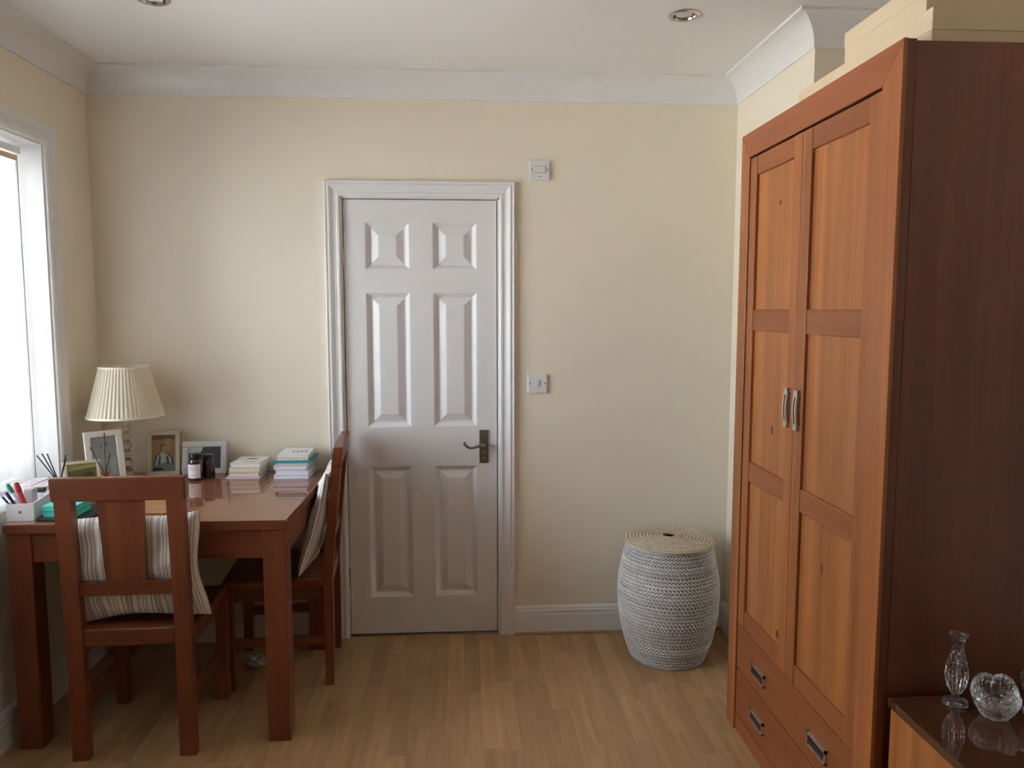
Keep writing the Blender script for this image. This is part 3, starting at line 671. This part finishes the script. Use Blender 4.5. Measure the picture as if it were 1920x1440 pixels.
# ---------------------------------------------------------------- picture frames
def frame(label, loc, psi, lean, w, h, bw, mat, pic, d=.014):
    t = thing('picture_frame', label, 'picture frame', loc, (0, 0, 0), 'picture frames on the table')
    t.rotation_euler = (Matrix.Rotation(R(psi), 3, 'Z') @ Matrix.Rotation(R(-lean), 3, 'X')).to_euler()
    for x0, x1, z0, z1 in ((-w / 2, w / 2, 0, bw), (-w / 2, w / 2, h - bw, h), (-w / 2, -w / 2 + bw, bw, h - bw), (w / 2 - bw, w / 2, bw, h - bw)):
        obj('frame_bar', box(x0, x1, 0, d, z0, z1, bev=.002, seg=1), mat, t)
    iw, ih = w - 2 * bw, h - 2 * bw
    p = obj('picture', box(-iw / 2, iw / 2, d * .45, d * .6, bw, h - bw), pic[0], t)
    for k, (nm, c, poly) in enumerate(pic[1]):
        bm = bmesh.new(); y = d * .45 - .0004 * (k + 1)
        loft(bm, [[(-iw / 2 + iw * a, y, bw + ih * c_) for a, c_ in poly], [(-iw / 2 + iw * a, d * .45, bw + ih * c_) for a, c_ in poly]])
        obj(nm, bm, colmat(nm + '_%s' % c[0], c[1]), p)
    # easel strut behind
    L_ = h * .45; a = R(lean); ang = R(20)
    bm = bmesh.new(); y1 = d; z1 = L_
    # foot reaches the table plane: solve in the leaned frame
    k = math.tan(a); yy = d + .02
    for _ in range(30): yy = d + (z1 + yy * math.tan(a)) * math.tan(ang) * .8
    zf = yy * math.tan(a)
    loft(bm, [[(-.02, y1, z1), (.02, y1, z1), (.02, y1 + .003, z1), (-.02, y1 + .003, z1)], [(-.03, yy, zf), (.03, yy, zf), (.03, yy + .003, zf), (-.03, yy + .003, zf)]])
    obj('easel_strut', bm, 'black', t)
    return t
def ell(cx, cy, rx, ry, n=16): return [(cx + rx * math.cos(2 * PI * k / n), cy + ry * math.sin(2 * PI * k / n)) for k in range(n)]
grey = colmat('grey_print_paper', (.30, .31, .31)); tz = TZ + .0005
frame('white picture frame with grey print turned towards the door, before the lamp', (-1.432, 3.165, tz), 38, 14, .142, .232, .024, 'white_frame', (grey, [
    ('print_mark', ('a', (.16, .16, .16)), ell(.40, .78, .05, .03)), ('print_mark', ('b', (.15, .15, .16)), ell(.62, .82, .05, .035)), ('print_mark', ('c', (.2, .2, .2)), ell(.50, .70, .06, .02)), ('print_mark', ('d', (.36, .40, .38)), [(.1, .1), (.9, .1), (.9, .5), (.1, .5)]), ('print_mark', ('e', (.2, .2, .22)), ell(.8, .08, .14, .05))]))
frame('beige picture frame holding a photo of a seated figure', (-1.300, 3.385, tz), 9, 10, .132, .192, .018, 'beige_frame', (colmat('photo_brown', (.27, .16, .07)), [
    ('photo_figure', ('w', (.15, .09, .045)), [(.0, .88), (1, .88), (1, 1), (0, 1)]), ('photo_figure', ('c', (.30, .20, .10)), [(.52, .3), (.8, .3), (.8, .9), (.52, .9)]), ('photo_figure', ('b', (.06, .065, .08)), [(.05, .02), (.12, .38), (.30, .52), (.70, .52), (.88, .38), (.98, .02)]),
    ('photo_figure', ('s', (.42, .44, .45)), [(.12, .10), (.24, .42), (.42, .52), (.62, .50), (.80, .36), (.86, .10)]), ('photo_figure', ('v', (.05, .055, .07)), [(.22, .10), (.30, .40), (.38, .46), (.36, .10)]), ('photo_figure', ('v', (.05, .055, .07)), [(.64, .10), (.60, .44), (.70, .40), (.80, .10)]),
    ('photo_figure', ('k', (.09, .05, .03)), ell(.45, .665, .105, .10)), ('photo_figure', ('h', (.36, .19, .12)), ell(.50, .62, .085, .09)), ('photo_figure', ('h', (.36, .19, .12)), ell(.58, .50, .05, .06)), ('photo_figure', ('l', (.16, .17, .15)), [(0, 0), (1, 0), (1, .16), (.55, .24), (0, .14)]), ('photo_figure', ('m', (.02, .02, .025)), [(.05, .02), (.5, .02), (.45, .10), (.1, .12)])]))
frame('wide grey-white picture frame with dark photo behind the amber jars', (-1.135, 3.405, tz), 3, 11, .186, .142, .024, 'grey_frame', (colmat('photo_dark', (.032, .03, .036)), [
    ('photo_light', ('l', (.48, .48, .48)), [(0, .28), (0, 1), (.46, 1), (.40, .8)]), ('photo_light', ('g', (.10, .10, .09)), [(0, 0), (0, .28), (.30, .45), (.36, 0)])]))
frame('low cream card frame with green photo leaning beside the window', (-1.487, 3.078, tz), 32, 18, .128, .128, .013, 'cream_frame', (colmat('photo_olive', (.13, .12, .035)), [
    ('photo_leaf', ('a', (.055, .07, .035)), ell(.25, .3, .2, .28)), ('photo_leaf', ('b', (.30, .27, .10)), [(0, .75), (1, .85), (1, 1), (0, 1)]), ('photo_leaf', ('c', (.06, .06, .02)), ell(.72, .4, .2, .3))]))

# ---------------------------------------------------------------- amber jars
def jar(label, x, y, r, h, lab):
    t = thing('candle_jar', label, 'jar', (x, y, tz), group='amber jars on the table')
    bm = bmesh.new(); lathe(bm, [(0, 0), (r * .93, 0), (r, .004), (r, h * .66), (r * .97, h * .72), (r * .78, h * .78), (r * .76, h * .80), (0, h * .80)], 36); obj('glass_body', bm, 'amber', t, smooth=True)
    bm = bmesh.new(); lathe(bm, [(0, h * .80), (r * .84, h * .80), (r * .86, h * .82), (r * .86, h * .98), (r * .82, h), (0, h)], 36); obj('lid', bm, 'black', t, smooth=True)
    if lab:
        bm = bmesh.new(); K = 16; A = []; B = []
        for k in range(K + 1):
            a = R(-90 - 62 + 124 * k / K - 8); A.append(bm.verts.new(((r + .0006) * math.cos(a), (r + .0006) * math.sin(a), h * .10))); B.append(bm.verts.new(((r + .0006) * math.cos(a), (r + .0006) * math.sin(a), h * .62)))
        for k in range(K): bm.faces.new((A[k], A[k + 1], B[k + 1], B[k]))
        lb = obj('paper_label', bm, 'label', t, smooth=True)
        bm = bmesh.new()
        for zc, wd in ((.50, 40), (.42, 26), (.22, 34)):
            for k in range(8):
                a0 = R(-98 - wd / 2 + wd * k / 8); a1 = R(-98 - wd / 2 + wd * (k + .7) / 8); q = r + .0009
                vs = [bm.verts.new((q * math.cos(a), q * math.sin(a), h * z_)) for a, z_ in ((a0, zc - .012), (a1, zc - .012), (a1, zc + .012), (a0, zc + .012))]; bm.faces.new(vs)
        obj('label_print', bm, 'plastic_grey', lb)
jar('dark amber glass jar with black lid and white paper label', -1.130, 3.292, .030, .112, True)
jar('plain dark amber jar half hidden behind the labelled jar', -1.092, 3.338, .026, .100, False)

# ---------------------------------------------------------------- books
def book(label, x0, x1, y0, y1, z0, th, cover, group, rz=0, marks=None, spine='back', page=None):
    w, d = x1 - x0, y1 - y0
    t = thing('book', label, 'book', ((x0 + x1) / 2, (y0 + y1) / 2, z0), (0, 0, R(rz)), group)
    c = .0014; bm = bmesh.new()
    bx(bm, -w / 2, w / 2, -d / 2, d / 2, 0, c); bx(bm, -w / 2, w / 2, -d / 2, d / 2, th - c, th); bx(bm, -w / 2, w / 2, d / 2 - c, d / 2, c, th - c)
    cv = obj('cover', bm, cover, t)
    obj('pages', box(-w / 2 + .002, w / 2 - .002, -d / 2 + .002, d / 2 - c, c, th - c), page or 'page', t)
    if marks:
        for nm, mat, poly in marks:
            bm = bmesh.new(); loft(bm, [[(-w / 2 + w * a, -d / 2 + d * b_, th) for a, b_ in poly], [(-w / 2 + w * a, -d / 2 + d * b_, th + .0003) for a, b_ in poly]]); obj(nm, bm, mat, cv)
    return z0 + th + .0002
ck = colmat
pg = lambda n, c: colmat('pages_' + n, c, .85)
G1 = 'short pile of books on the table'; z = TZ + .0003
z = book('thin white booklet with violet edge, bottom of the short pile', -1.012, -.868, 3.292, 3.452, z, .008, ck('violet_cover', (.45, .42, .62)), G1, 2, page=pg('white', (.82, .80, .82)))
z = book('peach paged book second from the bottom of the short pile', -.998, -.872, 3.296, 3.452, z, .019, ck('peach_cover', (.68, .55, .40)), G1, 1, page=pg('peach', (.76, .62, .50)))
z = book('olive covered book third from the bottom of the short pile', -.996, -.866, 3.300, 3.455, z, .020, ck('olive_cover', (.42, .40, .26)), G1, -1, page=pg('green', (.66, .64, .54)))
z = book('pink edged book with inked picture cover on top of the short pile', -.990, -.862, 3.300, 3.458, z, .018, ck('pink_white_cover', (.74, .64, .64)), G1, -2, marks=[('cover_picture', ck('cover_white', (.82, .84, .84)), [(.08, .06), (.9, .05), (.92, .93), (.1, .94)]), ('cover_ink', ck('cover_ink', (.07, .08, .08)), [(.30, .12), (.62, .2), (.9, .42), (.85, .30), (.6, .12)]), ('cover_ink', ck('cover_green', (.30, .36, .33)), [(.3, .6), (.5, .72), (.8, .66), (.6, .55)])])
G2 = 'tall pile of books on the table'; z = TZ + .0003
bw = dict(x0=-.806, x1=-.662)
def b2(label, th, cover, dx0=0, dx1=0, dy=0, rz=0, page=None, marks=None):
    global z
    z = book(label, bw['x0'] + dx0, bw['x1'] + dx1, 3.285 + dy, 3.462 + dy * .3, z, th, cover, G2, rz, marks, page=page)
wp_ = pg('bluewhite', (.76, .79, .86))
b2('white softback book at the bottom of the tall pile', .014, ck('cool_white_cover', (.72, .74, .80)), -.002, .002, page=wp_)
b2('thick white paged book second from the bottom of the tall pile', .024, ck('slate_cover', (.45, .47, .53)), .004, -.002, .004, 1, page=wp_)
b2('lilac edged book in the middle of the tall pile', .018, ck('lilac_cover', (.62, .62, .74)), -.001, -.004, .002, -1, page=pg('lilac', (.76, .73, .80)))
b2('cream paged book directly under the teal book', .011, ck('cream_cover', (.66, .62, .50)), .012, -.002, .004, 1, page=pg('cream', (.74, .71, .62)))
b2('teal covered thin book sticking out of the tall pile', .010, ck('teal_cover', (.02, .30, .34)), .002, .012, -.002, 0, page=ck('teal_pages', (.03, .34, .38)))
b2('pale green paged book on top of the teal book', .013, ck('pale_green_cover', (.58, .60, .53)), .010, -.002, .004, 2, page=pg('pale', (.70, .70, .64)))
gl = []
inkm = ck('title_ink', (.06, .06, .07))
for k in range(4):
    a = .38 + .135 * k
    for q in ([(a, .36), (a + .085, .36), (a + .085, .40), (a, .40)], [(a, .50), (a + .085, .50), (a + .085, .54), (a, .54)], [(a + .03, .32), (a + .05, .32), (a + .05, .58), (a + .03, .58)]): gl.append(('title_mark', inkm, q))
b2('white book with four dark title characters on top of the tall pile', .010, ck('title_white_cover', (.80, .80, .83)), .014, -.001, .006, 2, marks=gl)

# ---------------------------------------------------------------- desk-front things
def bar(name, label, cat, p0, p1, r, mat, group=None, tip=None, seg=10):
    p0 = Vector(p0); p1 = Vector(p1); t = thing(name, label, cat, p0, group=group); d = p1 - p0
    bm = bmesh.new(); tube(bm, [(0, 0, 0), d * .72], r, seg); obj('barrel', bm, mat, t, smooth=True)
    bm = bmesh.new(); tube(bm, [d * .72, d * .74, d * .97, d], [r * 1.0, r * 1.15, r * 1.15, r * .8], seg); obj('cap', bm, tip or mat, t, smooth=True)
    return t
ob = thing('desk_organiser', 'open white card box holding pens on the table corner', 'box', (-1.503, 2.772, tz)); org = ob.location[:]
x0, x1, y0, y1 = -1.545, -1.461, 2.668, 2.876; z0, z1 = tz, tz + .060; th = .003
obj('base', box(x0, x1, y0, y1, z0, z0 + .003), 'label', ob, org)
fr = obj('wall_panel', box(x0, x1, y0, y0 + th, z0 + .003, z1), 'label', ob, org); obj('wall_panel', box(x0, x1, y1 - th, y1, z0 + .003, z1), 'label', ob, org)
obj('wall_panel', box(x0, x0 + th, y0 + th, y1 - th, z0 + .003, z1), 'label', ob, org); obj('wall_panel', box(x1 - th, x1, y0 + th, y1 - th, z0 + .003, z1), 'label', ob, org)
bm = bmesh.new(); xc, zc = -1.503, z0 + .031
loft(bm, [[(xc + .0055 * math.cos(k * PI / 6), y0 - .0004, zc + .0055 * math.sin(k * PI / 6)) for k in range(12)], [(xc + .0055 * math.cos(k * PI / 6), y0 + .0002, zc + .0055 * math.sin(k * PI / 6)) for k in range(12)]])
obj('emblem', bm, 'plastic_grey', fr, org)
ob.location = (-1.520, 2.771, tz); ob.rotation_euler = (0, 0, R(9))
G = 'pens in the white box'; zf_ = z0 + .0065
bar('marker_pen', 'thick red marker pen leaning in the white box', 'pen', (-1.484, 2.688, zf_ + .006), (-1.532, 2.702, zf_ + .119), .0085, ck('red_plastic', (.42, .03, .035), .3), G)
bar('highlighter_pen', 'green capped white highlighter leaning in the white box', 'pen', (-1.500, 2.712, zf_ + .006), (-1.572, 2.722, zf_ + .109), .0065, ck('pale_grey_plastic', (.6, .62, .62), .3), G, ck('green_plastic', (.02, .22, .13), .3))
bar('ballpoint_pen', 'navy blue pen leaning over the edge of the white box', 'pen', (-1.503, 2.686, zf_ + .004), (-1.560, 2.693, zf_ + .088), .0048, ck('navy_plastic', (.02, .03, .12), .3), G)
bar('ballpoint_pen', 'slim dark pen leaning lowest over the rim of the white box', 'pen', (-1.508, 2.678, zf_ + .004), (-1.566, 2.681, zf_ + .076), .0036, ck('dark_slate_plastic', (.05, .06, .08), .3), G)
bm = bmesh.new(); bx(bm, -1.541, -1.503, 2.755, 2.785, z0 + .0035, z0 + .092, bev=.006); o = obj('correction_tape', bm, ck('mauve_grey_plastic', (.42, .38, .38), .4), None, (-1.522, 2.770, z0 + .0035)); tag(o, 'mauve-grey rounded plastic dispenser standing in the white box', 'dispenser')
t = thing('stapler', 'small black and white stapler standing in the back of the white box', 'stapler', (-1.525, 2.832, z0 + .0035)); org2 = t.location[:]
obj('body', box(-1.540, -1.510, 2.822, 2.842, z0 + .0035, z0 + .062, bev=.004), 'plastic', t, org2); obj('top_arm', box(-1.548, -1.502, 2.824, 2.840, z0 + .062, z0 + .080, bev=.004), ck('black_green_plastic', (.02, .03, .02), .3), t, org2)

tr = box(-1.452, -1.285, 2.662, 2.865, tz, tz + .007, bev=.002); o = obj('tray', tr, 'black', None, (-1.37, 2.76, tz)); tag(o, 'flat black tray under the turquoise box', 'tray')
t = thing('gift_box', 'small turquoise lidded box on the black tray', 'box', (-1.385, 2.745, tz + .0072)); org2 = t.location[:]
obj('body', box(-1.441, -1.331, 2.692, 2.798, tz + .0072, tz + .024), 'teal', t, org2); obj('lid', box(-1.4425, -1.3295, 2.6905, 2.7995, tz + .026, tz + .046, bev=.001, seg=1), 'teal', t, org2)
obj('inner_collar', box(-1.439, -1.333, 2.694, 2.796, tz + .022, tz + .028), ck('dark_teal_card', (.02, .25, .22)), t, org2)
t = thing('placemat', 'brown slatted bamboo placemat lying on the table behind the chair', 'placemat', (-1.115, 2.885, tz)); org2 = t.location[:]
for k in range(8): obj('slat', box(-1.275, -1.045, 2.735 + k * .026, 2.735 + k * .026 + .0245, tz + .0005, tz + .0045, bev=.0012, seg=1), 'bamboo', t, org2)
o = obj('binding_cord', box(-1.262, -1.255, 2.733, 2.945, tz, tz + .0006), 'tan', t, org2); obj('binding_cord', box(-1.065, -1.058, 2.733, 2.945, tz, tz + .0006), 'tan', t, org2)

# reed diffusers
def diffuser(label, x, y, r, h, cap, sticks, glassmat):
    t = thing('reed_diffuser', label, 'diffuser', (x, y, tz), group='reed diffusers on the table')
    bm = bmesh.new(); lathe(bm, [(0, 0), (r, 0), (r * 1.02, .004), (r, h * .7), (r * .55, h * .85), (r * .45, h * .9), (0, h * .9)], 28); obj('bottle', bm, glassmat, t, smooth=True)
    bm = bmesh.new(); lathe(bm, [(0, h * .88), (r * .62, h * .88), (r * .66, h * .90), (r * .66, h), (r * .3, h), (0, h * .99)], 28); obj('collar', bm, cap, t, smooth=True)
    for dx, dy, dz in sticks:
        bm = bmesh.new(); k = .05 / max(dz, .01); tube(bm, [(dx * .06, dy * .06, h * .93), (dx, dy, h + dz)], .0024, 6); obj('reed', bm, 'reed', t)
diffuser('reed diffuser with five dark sticks fanned out beside the window', -1.510, 2.945, .026, .076, 'plastic', [(-.088, .02, .095), (-.074, .03, .100), (-.045, .01, .103), (.012, .03, .080), (.032, -.01, .100)], 'clear')
diffuser('reed diffuser with copper collar and thin dark sticks before the white frame', -1.392, 3.050, .022, .088, 'copper', [(-.018, .05, .145), (-.07, .04, .090), (-.005, .06, .06)], 'amber')

# things on the window sill
zs = WZ0 + .0005
t = thing('clear_dish', 'clear plastic tub with a pink rim on the window sill', 'tub', (-1.600, 2.915, zs))
bm = bmesh.new(); loft(bm, [[(-.026, -.05, 0), (.026, -.05, 0), (.026, .05, 0), (-.026, .05, 0)], [(-.03, -.056, .034), (.03, -.056, .034), (.03, .056, .034), (-.03, .056, .034)]]); obj('tub', bm, sheer('pale_pink_film', (.92, .84, .88), .5, .5), t)
bm = bmesh.new(); bx(bm, -.034, .034, -.060, -.055, .032, .036); bx(bm, -.034, .034, .055, .060, .032, .036); bx(bm, -.034, -.029, -.055, .055, .032, .036); bx(bm, .029, .034, -.055, .055, .032, .036); obj('rim', bm, ck('pink_rim', (.84, .76, .80)), t)
bm = bmesh.new(); lathe(bm, [(0, 0), (.011, 0), (.013, .03), (.011, .03), (.0095, .004), (0, .004)], 24); o = obj('tealight_glass', bm, 'acrylic', None); o.location = (-1.582, 3.035, zs); tag(o, 'tiny clear tealight glass on the far end of the window sill', 'glass')

# crumpled packet on the floor
rng2 = random.Random(5); bm = bmesh.new(); bmesh.ops.create_icosphere(bm, subdivisions=3, radius=1)
for v_ in bm.verts:
    k = 1 + .28 * math.sin(7 * v_.co.x + 3 * v_.co.y) * math.cos(6 * v_.co.z + 2) + rng2.uniform(-.12, .12)
    v_.co = Vector((v_.co.x * .045 * k, v_.co.y * .03 * k, max(0, v_.co.z * .026 * k + .022)))
o = obj('crumpled_packet', bm, ck('grey_foil', (.45, .43, .45), .35), None); o.location = (-.885, 3.235, .0005); tag(o, 'crumpled pale packet lying on the floor under the table', 'packet')

# ---------------------------------------------------------------- wall plates and downlights
t = thing('isolator_switch', 'white isolator switch plate high on the wall beside the door corner', 'switch', (.343, YB, 2.128)); org2 = t.location[:]
obj('plate', box(.2975, .388, YB - .012, YB - .0002, 2.084, 2.172, bev=.004), 'plastic', t, org2)
rk = obj('rocker', box(.318, .368, YB - .016, YB - .0115, 2.117, 2.146, bev=.002), ck('rocker_plastic', (.70, .70, .70), .3), t, org2)
obj('rocker_surround', box(.3165, .3695, YB - .0123, YB - .0118, 2.1155, 2.1475), 'plastic_grey', t, org2)
for xx in (.308, .378): bm = bmesh.new(); tube(bm, [(xx, YB - .0118, 2.131), (xx, YB - .013, 2.131)], .0035, 10); obj('screw', bm, 'pewter', t, org2)
obj('print', box(.333, .353, YB - .0123, YB - .0118, 2.099, 2.102), 'plastic_grey', t, org2)
t = thing('light_switch', 'white single rocker light switch on the wall at door handle height', 'switch', (.336, YB, 1.178)); org2 = t.location[:]
obj('plate', box(.291, .381, YB - .012, YB - .0002, 1.134, 1.222, bev=.004), 'plastic', t, org2)
bm = box(.327, .346, YB - .0165, YB - .0115, 1.165, 1.194, bev=.002); obj('rocker', bm, ck('rocker_plastic', (.70, .70, .70)), t, org2)
for xx in (.302, .371): bm = bmesh.new(); tube(bm, [(xx, YB - .0118, 1.179), (xx, YB - .013, 1.179)], .0035, 10); obj('screw', bm, 'pewter', t, org2)

def downlight(label, x, y):
    t = thing('downlight', label, 'downlight', (x, y, ZC), group='recessed ceiling downlights')
    bm = bmesh.new(); lathe(bm, [(.055, -.0003), (.055, -.003), (.050, -.007), (.042, -.008), (.038, -.006), (.036, -.0004)], 48, close=True); obj('bezel', bm, 'chrome', t, smooth=True)
    bm = bmesh.new(); lathe(bm, [(0, -.0025), (.012, -.003), (.024, -.0022), (.029, -.0008), (0, -.0004)], 32); obj('lamp', bm, 'bulb', t, smooth=True)
    bm = bmesh.new(); lathe(bm, [(.029, -.0006), (.036, -.0006), (.036, -.0004), (.029, -.0004)], 32, close=True); obj('gap_ring', bm, 'black', t)
downlight('chrome recessed downlight in the ceiling on the wardrobe side', .770, 2.745)
downlight('chrome recessed downlight in the ceiling on the window side', -1.010, 2.715)
